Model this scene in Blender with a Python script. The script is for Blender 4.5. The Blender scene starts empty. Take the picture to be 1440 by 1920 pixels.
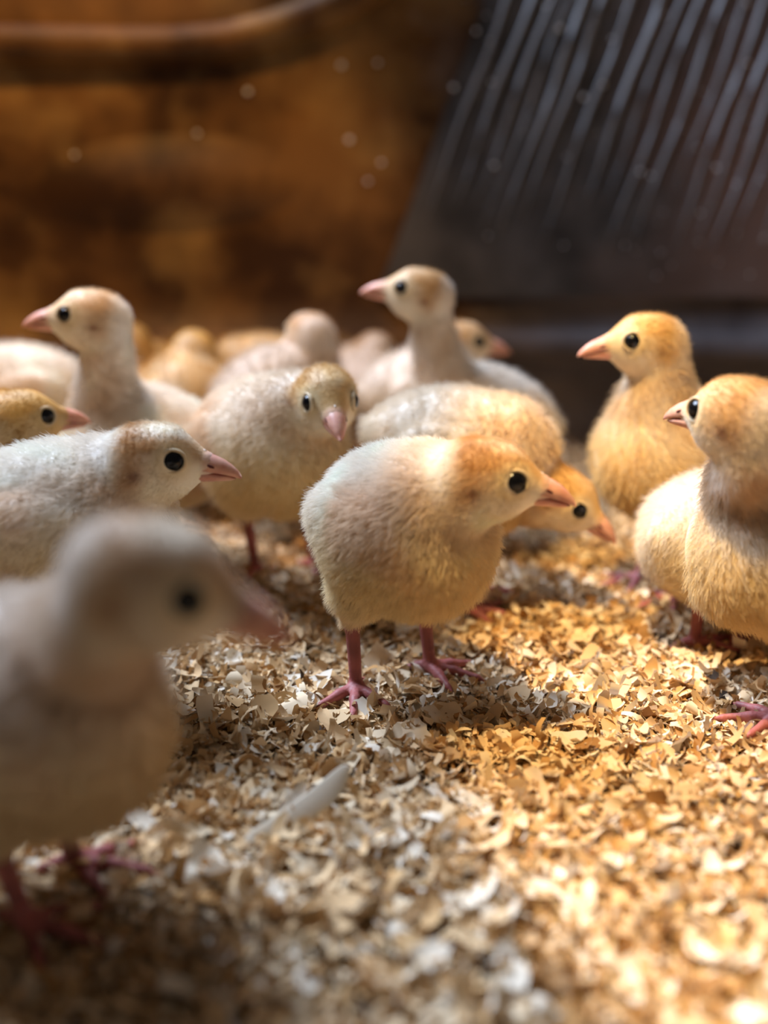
import bpy, math, random
import numpy as np
from mathutils import Matrix, Vector

random.seed(7)
rng = np.random.default_rng(7)
scene = bpy.context.scene
COL = scene.collection

# ------------------------------------------------------------------ camera
F_PX = 2000.0
PITCH = math.atan(567.0 / F_PX)
CAM_H = 0.1717
cam_data = bpy.data.cameras.new('camera')
cam_data.sensor_fit = 'VERTICAL'
cam_data.sensor_height = 36.0
cam_data.lens = F_PX / 1920.0 * 36.0
cam_data.clip_start = 0.01
cam_data.clip_end = 20.0
cam_data.dof.use_dof = True
cam_data.dof.focus_distance = 0.372
cam_data.dof.aperture_fstop = 3.7
cam = bpy.data.objects.new('camera', cam_data)
COL.objects.link(cam)
cam.location = (0, 0, CAM_H)
cam.rotation_euler = (math.pi / 2 - PITCH, 0, 0)
scene.camera = cam

# ------------------------------------------------------------------ world, lights, exposure
world = bpy.data.worlds.new('world')
scene.world = world
world.use_nodes = True
bg = world.node_tree.nodes['Background']
bg.inputs['Color'].default_value = (0.84, 0.76, 0.68, 1)
bg.inputs['Strength'].default_value = 0.085

scene.view_settings.view_transform = 'Standard'
scene.view_settings.look = 'None'
scene.view_settings.gamma = 1.0
scene.view_settings.use_curve_mapping = False
scene.view_settings.exposure = 0.12


def aim(o, target):
    d = Vector(target) - Vector(o.location)
    o.rotation_euler = d.to_track_quat('-Z', 'Y').to_euler()


def area_light(name, loc, target, size, energy, color):
    l = bpy.data.lights.new(name, 'AREA')
    l.shape = 'RECTANGLE'
    l.size, l.size_y = size
    l.energy = energy
    l.color = color
    o = bpy.data.objects.new(name, l)
    COL.objects.link(o)
    o.location = loc
    aim(o, target)
    return o


def spot_light(name, loc, target, angle, blend, energy, color, radius):
    l = bpy.data.lights.new(name, 'SPOT')
    l.spot_size = math.radians(angle)
    l.spot_blend = blend
    l.energy = energy
    l.color = color
    l.shadow_soft_size = radius
    o = bpy.data.objects.new(name, l)
    COL.objects.link(o)
    o.location = loc
    aim(o, target)
    return o


# daylight from a window high up behind and to the left of the tub
area_light('window_daylight', (-0.72, 0.98, 1.30), (0.0, 0.40, 0.05), (0.8, 0.6), 66.0, (0.65, 0.77, 1.0))
# brooder heat lamp, then an added warm spot for the left back wall
spot_light('heat_lamp_light', (-0.15, 0.18, 0.95), (0.40, 0.335, 0.0), 40, 0.10, 64.0, (1.0, 0.69, 0.32), 0.014)
spot_light('added_warm_spot', (-0.26, 0.52, 0.74), (-0.22, 0.68, 0.12), 54, 0.35, 12.0, (1.0, 0.55, 0.16), 0.03)


# ------------------------------------------------------------------ helpers
CP, SP = math.cos(PITCH), math.sin(PITCH)


def ray(px, py):
    u = (px - 720.0) / F_PX
    v = (960.0 - py) / F_PX
    return np.array([u, CP + v * SP, -SP + v * CP])


def at(px, py, Y):
    d = ray(px, py)
    t = Y / d[1]
    return np.array([0, 0, CAM_H]) + d * t


def on_floor(px, py, z=0.0):
    d = ray(px, py)
    t = (z - CAM_H) / d[2]
    return np.array([0, 0, CAM_H]) + d * t


def unit(v):
    v = np.asarray(v, float)
    return v / (np.linalg.norm(v) + 1e-12)


def make_mesh(name, verts, faces, smooth=True):
    me = bpy.data.meshes.new(name)
    me.from_pydata([tuple(v) for v in verts], [], faces)
    if smooth:
        me.polygons.foreach_set('use_smooth', np.ones(len(me.polygons), bool))
    me.update()
    return me


def mesh_np(name, V, Q, smooth=True):
    """fast mesh from numpy arrays; Q is (n,3) or (n,4)"""
    me = bpy.data.meshes.new(name)
    V = np.ascontiguousarray(V, np.float32)
    Q = np.ascontiguousarray(Q, np.int32)
    k = Q.shape[1]
    me.vertices.add(len(V))
    me.vertices.foreach_set('co', V.ravel())
    me.loops.add(Q.size)
    me.loops.foreach_set('vertex_index', Q.ravel())
    me.polygons.add(len(Q))
    me.polygons.foreach_set('loop_start', np.arange(0, Q.size, k, dtype=np.int32))
    me.update(calc_edges=True)
    me.validate()
    if smooth:
        me.polygons.foreach_set('use_smooth', np.ones(len(me.polygons), bool))
    return me


def set_col(me, C, name='col'):
    a = me.attributes.new(name, 'FLOAT_COLOR', 'POINT')
    c4 = np.ones((len(C), 4), np.float32)
    c4[:, :3] = C
    a.data.foreach_set('color', c4.ravel())


def link(name, data, mat=None, parent=None):
    o = bpy.data.objects.new(name, data)
    COL.objects.link(o)
    if mat is not None:
        data.materials.append(mat)
    if parent is not None:
        o.parent = parent
    return o


def tag(o, label=None, cat=None, group=None, kind=None):
    if label:
        o['label'] = label
    if cat:
        o['category'] = cat
    if group:
        o['group'] = group
    if kind:
        o['kind'] = kind
    return o


class Noise:
    """smooth pseudo noise: a sum of sines in random directions"""
    def __init__(self, seed, dim=3, n=10, lo=0.6, hi=1.6):
        r = np.random.default_rng(seed)
        self.d = r.normal(size=(n, dim))
        self.d /= np.linalg.norm(self.d, axis=1)[:, None]
        self.d *= r.uniform(lo, hi, n)[:, None]
        self.p = r.uniform(0, 6.283, n)
        self.n = n

    def __call__(self, P, f=1.0):
        return np.sin(P @ self.d.T * f * 6.283 + self.p).sum(-1) / math.sqrt(self.n / 2) * 0.5


# ------------------------------------------------------------------ materials
def new_mat(name):
    m = bpy.data.materials.new(name)
    m.use_nodes = True
    nt = m.node_tree
    nt.nodes.clear()
    out = nt.nodes.new('ShaderNodeOutputMaterial')
    return m, nt, out


def principled(name, color, rough=0.6, spec=0.5, sss=0.0, coat=0.0, metal=0.0):
    m, nt, out = new_mat(name)
    b = nt.nodes.new('ShaderNodeBsdfPrincipled')
    b.inputs['Base Color'].default_value = (*color, 1)
    b.inputs['Roughness'].default_value = rough
    b.inputs['Specular IOR Level'].default_value = spec
    b.inputs['Metallic'].default_value = metal
    b.inputs['Coat Weight'].default_value = coat
    if sss > 0:
        b.inputs['Subsurface Weight'].default_value = sss
        b.inputs['Subsurface Radius'].default_value = (0.002, 0.0008, 0.0005)
        b.inputs['Subsurface Scale'].default_value = 1.0
    nt.links.new(b.outputs[0], out.inputs[0])
    return m, nt, b


def attr_two_sided(name, translucency, var=0.0):
    """diffuse plus translucent light from the 'col' attribute"""
    m, nt, out = new_mat(name)
    a = nt.nodes.new('ShaderNodeAttribute')
    a.attribute_name = 'col'
    csock = a.outputs['Color']
    if var > 0:
        oi = nt.nodes.new('ShaderNodeObjectInfo')
        hs = nt.nodes.new('ShaderNodeHueSaturation')
        mr = nt.nodes.new('ShaderNodeMapRange')
        mr.inputs['To Min'].default_value = 1 - var
        mr.inputs['To Max'].default_value = 1 + var * 0.6
        nt.links.new(oi.outputs['Random'], mr.inputs['Value'])
        nt.links.new(mr.outputs[0], hs.inputs['Value'])
        nt.links.new(csock, hs.inputs['Color'])
        csock = hs.outputs[0]
    d = nt.nodes.new('ShaderNodeBsdfDiffuse')
    t = nt.nodes.new('ShaderNodeBsdfTranslucent')
    mx = nt.nodes.new('ShaderNodeMixShader')
    mx.inputs[0].default_value = translucency
    nt.links.new(csock, d.inputs['Color'])
    nt.links.new(csock, t.inputs['Color'])
    nt.links.new(d.outputs[0], mx.inputs[1])
    nt.links.new(t.outputs[0], mx.inputs[2])
    nt.links.new(mx.outputs[0], out.inputs[0])
    return m


M_DOWN = attr_two_sided('down_fluff', 0.30)
M_SHAVE = attr_two_sided('wood_shaving', 0.16, 0.14)


def skin_material():
    m, nt, b = principled('poult_skin', (0.8, 0.7, 0.5), 0.55, 0.35)
    a = nt.nodes.new('ShaderNodeAttribute')
    a.attribute_name = 'col'
    nt.links.new(a.outputs['Color'], b.inputs['Base Color'])
    # fine scaly relief on legs and skin
    v = nt.nodes.new('ShaderNodeTexVoronoi')
    v.inputs['Scale'].default_value = 900
    tc = nt.nodes.new('ShaderNodeTexCoord')
    nt.links.new(tc.outputs['Object'], v.inputs['Vector'])
    bp = nt.nodes.new('ShaderNodeBump')
    bp.inputs['Strength'].default_value = 0.25
    bp.inputs['Distance'].default_value = 0.0004
    nt.links.new(v.outputs['Distance'], bp.inputs['Height'])
    nt.links.new(bp.outputs[0], b.inputs['Normal'])
    return m


M_SKIN = skin_material()


def beak_material():
    m, nt, b = principled('beak_horn', (0.62, 0.27, 0.20), 0.42, 0.4, sss=0.25)
    tc = nt.nodes.new('ShaderNodeTexCoord')
    n = nt.nodes.new('ShaderNodeTexNoise')
    n.inputs['Scale'].default_value = 220
    n.inputs['Detail'].default_value = 3
    nt.links.new(tc.outputs['Object'], n.inputs['Vector'])
    r = nt.nodes.new('ShaderNodeValToRGB')
    r.color_ramp.elements[0].position = 0.3
    r.color_ramp.elements[0].color = (0.56, 0.24, 0.18, 1)
    r.color_ramp.elements[1].position = 0.75
    r.color_ramp.elements[1].color = (0.80, 0.46, 0.33, 1)
    nt.links.new(n.outputs['Fac'], r.inputs[0])
    nt.links.new(r.outputs[0], b.inputs['Base Color'])
    return m


M_BEAK = beak_material()
M_EYE = principled('eye_black', (0.004, 0.004, 0.005), 0.16, 0.3)[0]
M_LID = principled('eyelid_skin', (0.64, 0.50, 0.31), 0.6, 0.3)[0]
M_NOSTRIL = principled('nostril_dark', (0.12, 0.03, 0.025), 0.7, 0.2)[0]
M_EGGTOOTH = principled('snood_bump', (0.85, 0.72, 0.62), 0.4, 0.5)[0]


# ------------------------------------------------------------------ the tub
def tub_wall_material():
    m, nt, b = principled('tub_wall', (0.2, 0.09, 0.04), 0.55, 0.2)
    tc = nt.nodes.new('ShaderNodeTexCoord')
    n1 = nt.nodes.new('ShaderNodeTexNoise')
    n1.inputs['Scale'].default_value = 9
    n1.inputs['Detail'].default_value = 6
    n1.inputs['Roughness'].default_value = 0.6
    nt.links.new(tc.outputs['Object'], n1.inputs['Vector'])
    r1 = nt.nodes.new('ShaderNodeValToRGB')
    e = r1.color_ramp.elements
    e[0].position, e[0].color = 0.40, (0.042, 0.015, 0.003, 1)
    e[1].position, e[1].color = 0.64, (0.19, 0.088, 0.024, 1)
    nt.links.new(n1.outputs['Fac'], r1.inputs[0])
    # dusty blotches
    n2 = nt.nodes.new('ShaderNodeTexNoise')
    n2.inputs['Scale'].default_value = 13
    n2.inputs['Detail'].default_value = 4
    nt.links.new(tc.outputs['Object'], n2.inputs['Vector'])
    r2 = nt.nodes.new('ShaderNodeValToRGB')
    r2.color_ramp.elements[0].position = 0.50
    r2.color_ramp.elements[0].color = (0, 0, 0, 1)
    r2.color_ramp.elements[1].position = 0.68
    r2.color_ramp.elements[1].color = (0.5, 0.5, 0.5, 1)
    nt.links.new(n2.outputs['Fac'], r2.inputs[0])
    mx = nt.nodes.new('ShaderNodeMix')
    mx.data_type = 'RGBA'
    mx.inputs['B'].default_value = (0.40, 0.24, 0.085, 1)
    nt.links.new(r2.outputs[0], mx.inputs['Factor'])
    nt.links.new(r1.outputs[0], mx.inputs['A'])
    # lamplit and unlit sides put into the colour: rust left, charcoal right
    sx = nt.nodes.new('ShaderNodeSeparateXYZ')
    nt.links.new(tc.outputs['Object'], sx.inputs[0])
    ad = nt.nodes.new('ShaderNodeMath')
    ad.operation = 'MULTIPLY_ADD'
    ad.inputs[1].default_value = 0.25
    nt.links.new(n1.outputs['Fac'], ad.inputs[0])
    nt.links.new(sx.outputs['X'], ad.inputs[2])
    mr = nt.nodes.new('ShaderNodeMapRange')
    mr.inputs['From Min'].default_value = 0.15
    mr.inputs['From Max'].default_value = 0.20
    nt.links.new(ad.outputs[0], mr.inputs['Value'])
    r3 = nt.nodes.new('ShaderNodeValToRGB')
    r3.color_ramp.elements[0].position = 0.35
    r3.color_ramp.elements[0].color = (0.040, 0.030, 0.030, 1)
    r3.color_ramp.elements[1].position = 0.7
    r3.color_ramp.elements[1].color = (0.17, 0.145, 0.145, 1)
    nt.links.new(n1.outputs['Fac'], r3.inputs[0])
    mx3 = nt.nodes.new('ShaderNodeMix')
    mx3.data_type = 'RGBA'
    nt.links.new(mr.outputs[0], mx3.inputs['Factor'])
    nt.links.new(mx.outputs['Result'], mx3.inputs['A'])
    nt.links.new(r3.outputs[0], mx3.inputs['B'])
    nt.links.new(mx3.outputs['Result'], b.inputs['Base Color'])
    bp = nt.nodes.new('ShaderNodeBump')
    bp.inputs['Strength'].default_value = 0.5
    bp.inputs['Distance'].default_value = 0.004
    nt.links.new(n1.outputs['Fac'], bp.inputs['Height'])
    nt.links.new(bp.outputs[0], b.inputs['Normal'])
    return m


def sheen_panel_material():
    m, nt, b = principled('cool_sheen_panel', (0.07, 0.065, 0.07), 0.42, 0.5)  # grey imitates the wall beyond the warm light, with its cool sheen
    tc = nt.nodes.new('ShaderNodeTexCoord')
    n1 = nt.nodes.new('ShaderNodeTexNoise')
    n1.inputs['Scale'].default_value = 28
    n1.inputs['Detail'].default_value = 5
    nt.links.new(tc.outputs['Object'], n1.inputs['Vector'])
    r1 = nt.nodes.new('ShaderNodeValToRGB')
    e = r1.color_ramp.elements
    e[0].position, e[0].color = 0.3, (0.022, 0.020, 0.022, 1)
    e[1].position, e[1].color = 0.75, (0.095, 0.088, 0.092, 1)
    nt.links.new(n1.outputs['Fac'], r1.inputs[0])
    n2 = nt.nodes.new('ShaderNodeTexNoise')
    n2.inputs['Scale'].default_value = 5
    n2.inputs['Detail'].default_value = 4
    nt.links.new(tc.outputs['Object'], n2.inputs['Vector'])
    sx = nt.nodes.new('ShaderNodeSeparateXYZ')
    nt.links.new(tc.outputs['Object'], sx.inputs[0])
    ad = nt.nodes.new('ShaderNodeMath')
    ad.operation = 'MULTIPLY_ADD'
    ad.inputs[1].default_value = 1.6
    nt.links.new(sx.outputs['X'], ad.inputs[0])
    nt.links.new(n2.outputs['Fac'], ad.inputs[2])
    r2 = nt.nodes.new('ShaderNodeValToRGB')
    r2.color_ramp.elements[0].position = 0.72
    r2.color_ramp.elements[0].color = (0, 0, 0, 1)
    r2.color_ramp.elements[1].position = 0.98
    r2.color_ramp.elements[1].color = (0.8, 0.8, 0.8, 1)
    nt.links.new(ad.outputs[0], r2.inputs[0])
    mx = nt.nodes.new('ShaderNodeMix')
    mx.data_type = 'RGBA'
    mx.inputs['B'].default_value = (0.14, 0.075, 0.055, 1)
    nt.links.new(r2.outputs[0], mx.inputs['Factor'])
    nt.links.new(r1.outputs[0], mx.inputs['A'])
    nt.links.new(mx.outputs['Result'], b.inputs['Base Color'])
    return m


M_WALL = tub_wall_material()
M_SHEEN_PANEL = sheen_panel_material()
M_RIB_SHEEN = principled('rib_sheen', (0.27, 0.28, 0.30), 0.38, 0.5)[0]  # pale grey puts the daylight streaks into the rib colour
M_SPECK = principled('dust_speck', (0.9, 0.9, 0.9), 0.15, 0.6)[0]

WALL_Y = 0.79


def wall_plan(s):
    """plan curve of the tub, s in -1..1; flat at the back, rounded towards both sides"""
    x = 0.72 * math.sin(s * math.pi / 2)
    k = abs(x) / 0.72
    y = WALL_Y - 1.1 * (1 - math.sqrt(max(0.0, 1 - k ** 3.2)))
    return x, y


def wall_y_at(x):
    k = min(1.0, abs(x) / 0.72)
    return WALL_Y - 1.1 * (1 - math.sqrt(max(0.0, 1 - k ** 3.2)))


def wall_flare(z):
    return 0.10 * max(0.0, z) ** 1.15


# profile: (height, offset towards the outside); a rolled bead runs along the foot of the wall
prof = []
for i in range(7):
    prof.append((-0.02 + i * 0.0130, 0.0))
BEAD_Z, BEAD_R = 0.074, 0.0125
for i in range(9):
    a = -math.pi / 2 + math.pi * i / 8
    prof.append((BEAD_Z + BEAD_R * math.sin(a), -0.010 * math.cos(a)))
for i in range(1, 17):
    prof.append((BEAD_Z + BEAD_R + i * 0.028, 0.0))
NS = 121
V, Fq = [], []
for i in range(NS):
    s = -1 + 2 * i / (NS - 1)
    x, y = wall_plan(s)
    x2, y2 = wall_plan(min(1, s + 1e-3))
    x1, y1 = wall_plan(max(-1, s - 1e-3))
    tx, ty = x2 - x1, y2 - y1
    L = math.hypot(tx, ty)
    nx, ny = -ty / L, tx / L          # outwards
    for (z, off) in prof:
        o = off + wall_flare(z)
        V.append((x + nx * o, y + ny * o, z))
m_ = len(prof)
for i in range(NS - 1):
    for j in range(m_ - 1):
        Fq.append((i * m_ + j, i * m_ + j + 1, (i + 1) * m_ + j + 1, (i + 1) * m_ + j))
wall = link('wall_back', make_mesh('wall_back', V, Fq), M_WALL)
sol = wall.modifiers.new('thickness', 'SOLIDIFY')
sol.thickness = 0.008
sol.offset = 1.0
tag(wall, 'rusty brown curved tub wall behind the poults', 'wall', kind='structure')


def wall_point(x, z, proud=0.0):
    return np.array([x, wall_y_at(x) + wall_flare(z) - proud, z])


def wall_px(px, py):
    """point on the wall surface seen at a pixel of the photograph"""
    Y = WALL_Y
    for _ in range(12):
        p = at(px, py, Y)
        Y = wall_y_at(p[0]) + wall_flare(p[2])
    return at(px, py, Y)


def tube(path, r, n=8, taper=None):
    path = [np.asarray(p, float) for p in path]
    V, Fc = [], []
    up0 = np.array([0, 0, 1.0])
    for i, p in enumerate(path):
        t = unit(path[min(i + 1, len(path) - 1)] - path[max(i - 1, 0)])
        a = unit(np.cross(t, up0)) if abs(t @ up0) < 0.95 else unit(np.cross(t, np.array([0, 1.0, 0])))
        b = np.cross(a, t)
        rr = r if taper is None else r * taper(i / (len(path) - 1))
        for k in range(n):
            th = 2 * math.pi * k / n
            V.append(p + rr * (math.cos(th) * a + math.sin(th) * b))
    for i in range(len(path) - 1):
        for k in range(n):
            k2 = (k + 1) % n
            Fc.append((i * n + k, i * n + k2, (i + 1) * n + k2, (i + 1) * n + k))
    Fc.append(tuple(reversed(range(n))))
    Fc.append(tuple(range((len(path) - 1) * n, len(path) * n)))
    return V, Fc


# raised bead of the embossed field on the left: runs level and then turns upwards
bead_px = [(-260, 84), (-120, 84), (0, 84), (120, 86), (240, 88), (340, 87), (430, 78), (510, 58), (590, 30), (660, -2), (720, -40), (770, -90), (800, -150)]
path = []
for a, b in zip(bead_px[:-1], bead_px[1:]):
    for k in range(4):
        t = k / 4
        p = wall_px(a[0] + (b[0] - a[0]) * t, a[1] + (b[1] - a[1]) * t)
        p[1] -= 0.002
        path.append(p)
Vb, Fb = tube(path, 0.013, 12)
link('raised_bead', make_mesh('raised_bead', Vb, Fb), M_WALL, wall)

# embossed bulge lower down on the left
bc = wall_px(320, 345)
Vd, Fd = [], []
NR, NA = 8, 36
for i in range(NR + 1):
    r = i / NR
    for k in range(NA):
        th = 2 * math.pi * k / NA
        x = bc[0] + 0.10 * r * math.cos(th)
        z = bc[2] + 0.036 * r * math.sin(th) + 0.012 * r * math.cos(th) * 0.3
        h = 0.011 * (1 - r * r) ** 1.3 - 0.0006
        Vd.append(wall_point(x, z, h))
for i in range(NR):
    for k in range(NA):
        k2 = (k + 1) % NA
        Fd.append((i * NA + k, (i + 1) * NA + k, (i + 1) * NA + k2, i * NA + k2))
link('embossed_bulge', make_mesh('embossed_bulge', Vd, Fd), M_WALL, wall)

# added panel on the right: its grey and slanting ribs imitate cool reflected light
SL = -0.37       # dx/dy of the daylight streaks in the photograph


def panel_px(u, py):
    # u = x at py = 270
    return u + SL * (py - 270)


PU0, PU1 = 812, 1660
PY0, PY1 = -160, 556
NU, NV = 24, 24
Vp, Fp = [], []
for side, proud in ((0, 0.004), (1, -0.002)):
    for i in range(NU + 1):
        u = PU0 + (PU1 - PU0) * i / NU
        for j in range(NV + 1):
            py = PY0 + (PY1 - PY0) * j / NV
            p = wall_px(panel_px(u, py), py)
            p[1] -= proud
            Vp.append(p)
n2 = (NU + 1) * (NV + 1)
idx = lambda s, i, j: s * n2 + i * (NV + 1) + j
for i in range(NU):
    for j in range(NV):
        Fp.append((idx(0, i, j), idx(0, i, j + 1), idx(0, i + 1, j + 1), idx(0, i + 1, j)))
        Fp.append((idx(1, i, j), idx(1, i + 1, j), idx(1, i + 1, j + 1), idx(1, i, j + 1)))
for i in range(NU):
    Fp.append((idx(0, i, 0), idx(0, i + 1, 0), idx(1, i + 1, 0), idx(1, i, 0)))
    Fp.append((idx(0, i, NV), idx(1, i, NV), idx(1, i + 1, NV), idx(0, i + 1, NV)))
for j in range(NV):
    Fp.append((idx(0, 0, j), idx(1, 0, j), idx(1, 0, j + 1), idx(0, 0, j + 1)))
    Fp.append((idx(0, NU, j), idx(0, NU, j + 1), idx(1, NU, j + 1), idx(1, NU, j)))
sheen_panel = link('cool_sheen_panel', make_mesh('cool_sheen_panel', Vp, Fp, False), M_SHEEN_PANEL, wall)
u = PU0 + 36
k = 0
while u < PU1 - 80:
    py1 = random.uniform(380, 520)
    pts = []
    for j in range(15):
        py = PY0 + (py1 - PY0) * j / 14
        p = wall_px(panel_px(u + 3 * math.sin(py * 0.02 + k), py), py)
        p[1] -= 0.0042
        pts.append(p)
    Vr, Fr = tube(pts, random.uniform(0.0013, 0.0026), 8, lambda t: max(0.06, min(1.0, (1 - t) * 2.2)))
    link('sheen_rib', make_mesh('sheen_rib', Vr, Fr), M_RIB_SHEEN, sheen_panel)
    u += random.uniform(30, 54)
    k += 1


def ico(center, r, squash=(1, 1, 1)):
    t = (1 + 5 ** 0.5) / 2
    vs = np.array([(-1, t, 0), (1, t, 0), (-1, -t, 0), (1, -t, 0), (0, -1, t), (0, 1, t), (0, -1, -t), (0, 1, -t), (t, 0, -1), (t, 0, 1), (-t, 0, -1), (-t, 0, 1)], float)
    vs /= np.linalg.norm(vs[0])
    fs = [(0, 11, 5), (0, 5, 1), (0, 1, 7), (0, 7, 10), (0, 10, 11), (1, 5, 9), (5, 11, 4), (11, 10, 2), (10, 7, 6), (7, 1, 8), (3, 9, 4), (3, 4, 2), (3, 2, 6), (3, 6, 8), (3, 8, 9), (4, 9, 5), (2, 4, 11), (6, 2, 10), (8, 6, 7), (9, 8, 1)]
    return vs * r * np.array(squash) + center, fs


speck_px = [(655, 262, 1.3), (640, 122, 1.3), (708, 118, 1.0), (465, 172, 1.2), (1048, 54, 1.1), (1128, 160, 0.9), (1092, 183, 1.0), (1145, 75, .7), (1198, 322, .8),
            (1340, 315, .8), (1400, 120, .8), (1218, 330, .6), (925, 310, .9), (850, 165, 1.0), (892, 60, .8), (1396, 8, .8), (920, 155, .7), (1310, 400, .6), (715, 305, .9),
            (1022, 12, .7), (300, 320, 1.0), (400, 350, 1.1), (340, 310, .9), (140, 290, 1.0), (1376, 345, .6), (1265, 235, .5), (690, 340, .9), (370, 250, 1.0)]
for _ in range(70):
    speck_px.append((random.uniform(840, 1440), random.uniform(0, 520), random.uniform(0.25, 0.5)))
Vs, Fs = [], []
for (sx, sy, sr) in speck_px:
    p = wall_px(sx, sy)
    p[1] -= 0.0045 if sx > 800 else 0.0008
    vs, fs = ico(p, 0.0018 * sr, (1, 0.6, 1))
    b0 = len(Vs)
    Vs.extend(vs)
    Fs.extend([tuple(i + b0 for i in f) for f in fs])
tag(link('dust_specks', make_mesh('dust_specks', Vs, Fs), M_SPECK, wall), kind='stuff')

# ------------------------------------------------------------------ floor of wood shavings
gn = Noise(3, 2, 12, 6, 22)


def ground(x, y):
    P = np.stack([np.asarray(x, float), np.asarray(y, float)], -1)
    return 0.0016 * gn(P, 1.0)


def floor_material():
    m, nt, b = principled('packed_litter', (0.30, 0.19, 0.10), 0.9, 0.1)
    tc = nt.nodes.new('ShaderNodeTexCoord')
    n = nt.nodes.new('ShaderNodeTexNoise')
    n.inputs['Scale'].default_value = 350
    n.inputs['Detail'].default_value = 5
    nt.links.new(tc.outputs['Object'], n.inputs['Vector'])
    r = nt.nodes.new('ShaderNodeValToRGB')
    e = r.color_ramp.elements
    e[0].position, e[0].color = 0.35, (0.10, 0.055, 0.025, 1)
    e[1].position, e[1].color = 0.7, (0.50, 0.34, 0.18, 1)
    nt.links.new(n.outputs['Fac'], r.inputs[0])
    nt.links.new(r.outputs[0], b.inputs['Base Color'])
    bp = nt.nodes.new('ShaderNodeBump')
    bp.inputs['Distance'].default_value = 0.002
    nt.links.new(n.outputs['Fac'], bp.inputs['Height'])
    nt.links.new(bp.outputs[0], b.inputs['Normal'])
    return m


gx = np.linspace(-0.74, 0.74, 150)
gy = np.linspace(-0.25, 0.84, 110)
GX, GY = np.meshgrid(gx, gy, indexing='ij')
GZ = ground(GX, GY) - 0.002
Vf = np.stack([GX, GY, GZ], -1).reshape(-1, 3)
ii = np.arange(149)[:, None] * 110 + np.arange(109)[None, :]
Qf = np.stack([ii, ii + 110, ii + 111, ii + 1], -1).reshape(-1, 4)
floor = link('floor', mesh_np('floor', Vf, Qf), floor_material())
tag(floor, 'floor of pale wood shavings under all the poults', 'floor', kind='structure')


def shaving_mesh(r, L, W, curl, twist, nu=5, nw=1, ragged=0.25):
    """one thin torn shaving: (nu+1) x (nw+1) points in its own frame"""
    P = []
    ph = r.uniform(0, 6.28)
    ends = r.uniform(0.12, 1.0, 2)
    bend = r.uniform(-0.12, 0.12)
    for i in range(nu + 1):
        t = i / nu - 0.5
        if abs(curl) > 1e-3:
            R = L / curl
            x = R * math.sin(curl * t)
            z = R * (1 - math.cos(curl * t))
        else:
            x, z = L * t, 0
        e = ends[0] if t < 0 else ends[1]
        end = 1 - (1 - e) * (abs(2 * t) ** 2.2)
        w = W * end * (1 + ragged * r.normal() * 0.55)
        sh = W * 0.08 * math.sin(4 * t + ph) + bend * L * (4 * t * t)
        tw = twist * t
        for j in range(nw + 1):
            s = (j / nw - 0.5)
            yy = s * w
            cup = W * 0.35 * (s * s)
            jx = r.normal() * ragged * (0.16 if i in (0, nu) else 0.05) * L * min(1, W / L * 2)
            P.append((x + jx, yy * math.cos(tw) + sh + r.normal() * ragged * 0.10 * W, z + yy * math.sin(tw) + cup + r.normal() * 0.03 * W))
    F_ = []
    for i in range(nu):
        for j in range(nw):
            a = i * (nw + 1) + j
            F_.append((a, a + 1, a + nw + 2, a + nw + 1))
    return np.array(P), np.array(F_)


WOOD = np.array([[0.82, 0.60, 0.35], [0.86, 0.70, 0.48], [0.90, 0.80, 0.64], [0.72, 0.47, 0.23], [0.56, 0.32, 0.13], [0.80, 0.56, 0.31], [0.40, 0.21, 0.08]])
WOODP = np.array([0.24, 0.20, 0.13, 0.17, 0.10, 0.12, 0.04])

vr = np.random.default_rng(21)
VARS = []
for i in range(48):
    Lr = vr.uniform(0.75, 1.35)
    if i % 5 in (0, 3):                       # narrow strips
        Lr *= 1.25
        Wr, curl = Lr * vr.uniform(0.10, 0.24), vr.uniform(0.4, 3.2) * vr.choice([-1, 1])
    elif i % 5 == 1:                     # torn flat flakes
        Wr, curl = Lr * vr.uniform(0.40, 0.85), vr.uniform(0.1, 1.0) * vr.choice([-1, 1])
    else:                                # curls
        Wr, curl = Lr * vr.uniform(0.25, 0.6), vr.uniform(1.0, 4.5) * vr.choice([-1, 1])
    VARS.append(shaving_mesh(vr, Lr, Wr, curl, vr.uniform(-1.1, 1.1), nu=4 if i % 5 == 1 else 6, nw=2 if i % 5 == 1 else 1, ragged=0.15))


def frustum_x(y):
    return 0.36 * (y + 0.02) * 1.12 + 0.02


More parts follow.
